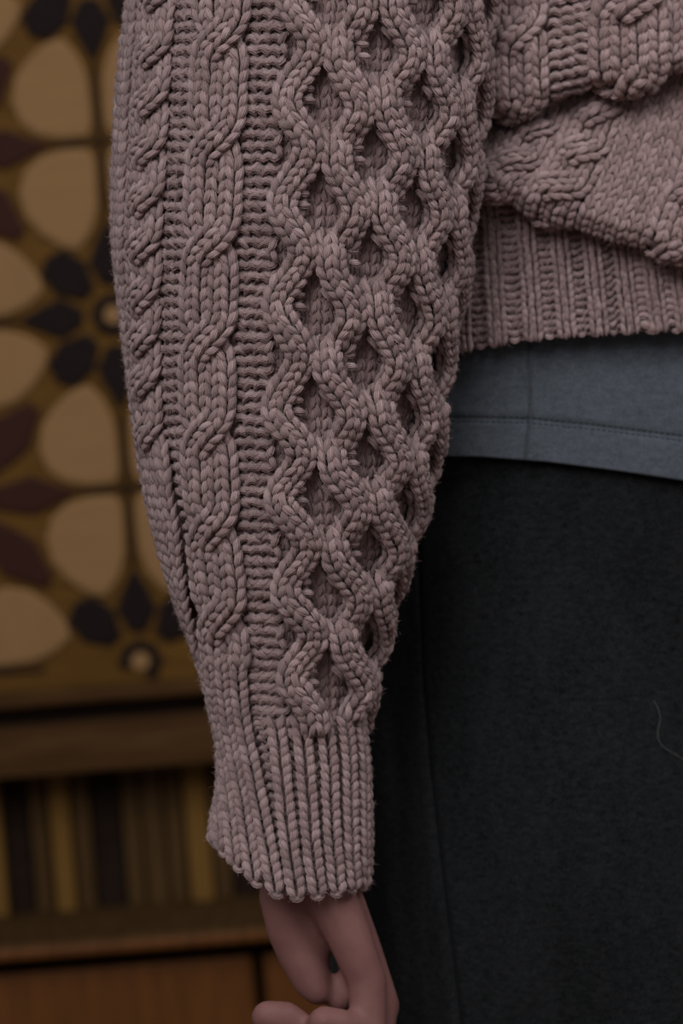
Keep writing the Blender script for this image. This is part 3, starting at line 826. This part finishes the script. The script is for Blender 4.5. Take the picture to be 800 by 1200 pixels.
# one stray hair lying on the trouser cloth
hp = np.array([[765, 820], [771, 830], [774, 842], [771, 853], [770, 866], [777, 876], [786, 881], [797, 888], [803, 892]], float)
u = np.linspace(0, 8, 40); hx_, hy_ = smooth(I(u, np.arange(9), hp[:, 0]), 2), smooth(I(u, np.arange(9), hp[:, 1]), 2)
hr = thread('stray_hair', [on_tr(hx_, hy_, 1.2)], .38, M_HAIR, None)
hr.location = person.location; hr.rotation_euler = person.rotation_euler
tag(hr, 'single pale curly hair clinging to the black trouser cloth', 'hair')

# ---------------------------------------------------------------- body: one continuous skin surface (arm, hand, torso, legs)
def capsules(chains):
    V = []; F = []
    def ball(c, r):
        b = len(V); n, m = 8, 12
        for i in range(n + 1):
            a = math.pi * i / n
            for j in range(m): V.append(c + r * np.array([math.sin(a) * math.cos(2 * math.pi * j / m), math.cos(a), math.sin(a) * math.sin(2 * math.pi * j / m)]))
        for i in range(n):
            for j in range(m): F.append((b + i * m + j, b + i * m + (j + 1) % m, b + (i + 1) * m + (j + 1) % m, b + (i + 1) * m + j))
    for ch in chains:
        for (p, q) in zip(ch[:-1], ch[1:]):
            p, q = np.array(p, float), np.array(q, float); L = np.linalg.norm(q[:3] - p[:3]); k = max(2, int(L / (min(p[3], q[3]) * .22)))
            for f in np.linspace(0, 1, k):
                g = p + (q - p) * f; ball(g[:3], g[3])
    return V, F
hand_ch = [
    # forearm and upper arm inside the sleeve
    [(352, -230, 0, 95), (352, 200, 0, 92), (345, 480, 0, 78), (345, 760, 0, 62), (362, 940, 0, 46), (386, 1030, 4, 40)],
    # metacarpals, index to little (running back from the camera)
    [(378, 1030, -8, 34), (410, 1100, -12, 27), (430, 1150, -12, 24)],
    [(382, 1030, 10, 36), (420, 1110, 18, 27), (444, 1178, 22, 25)],
    [(384, 1030, 22, 34), (420, 1110, 44, 26), (440, 1186, 56, 23)],
    [(384, 1030, 30, 30), (412, 1105, 66, 24), (428, 1180, 86, 21)],
    # thumb
    [(352, 1005, 0, 30), (326, 1050, 2, 24), (337, 1088, 8, 26), (352, 1120, 14, 27), (365, 1147, 12, 24), (372, 1162, 6, 17)],
    # thumb web and ball of the thumb
    [(376, 1025, 10, 30), (352, 1060, 14, 28), (360, 1100, 22, 26), (368, 1130, 22, 19)],
]
fingers = [
    [(430, 1150, -12, 24), (432, 1212, -20, 22), (396, 1203, -42, 22), (380, 1199, -46, 21)],
    [(444, 1178, 22, 24), (436, 1244, 6, 22), (372, 1222, -14, 21), (334, 1194, -24, 21.5), (314, 1192, -24, 20.5)],
    [(424, 1140, 24, 22), (404, 1154, 20, 17), (398, 1172, 16, 16)],
    [(440, 1186, 56, 22.5), (424, 1250, 44, 21), (362, 1262, 20, 19.5), (322, 1246, 16, 17)],
    [(428, 1180, 86, 20), (410, 1236, 80, 18), (362, 1254, 66, 16.5), (336, 1248, 62, 15)],
]
V, F = capsules(hand_ch + fingers)
bm_ = py_mesh('body_hand', loc(np.array(V)), F)
tmp = bpy.data.objects.new('tmp_body', bm_); COL.objects.link(tmp)
r = tmp.modifiers.new('r', 'REMESH'); r.mode = 'VOXEL'; r.voxel_size = .0016; r.use_smooth_shade = True
s2 = tmp.modifiers.new('s', 'SMOOTH'); s2.iterations = 12; s2.factor = .5
dg = bpy.context.evaluated_depsgraph_get(); body_me = bpy.data.meshes.new_from_object(tmp.evaluated_get(dg))
body_me.name = 'body'; bpy.data.objects.remove(tmp)
body_me.polygons.foreach_set('use_smooth', [True] * len(body_me.polygons))
body_me.materials.clear()
body = link('body', body_me, M_SKIN, person)
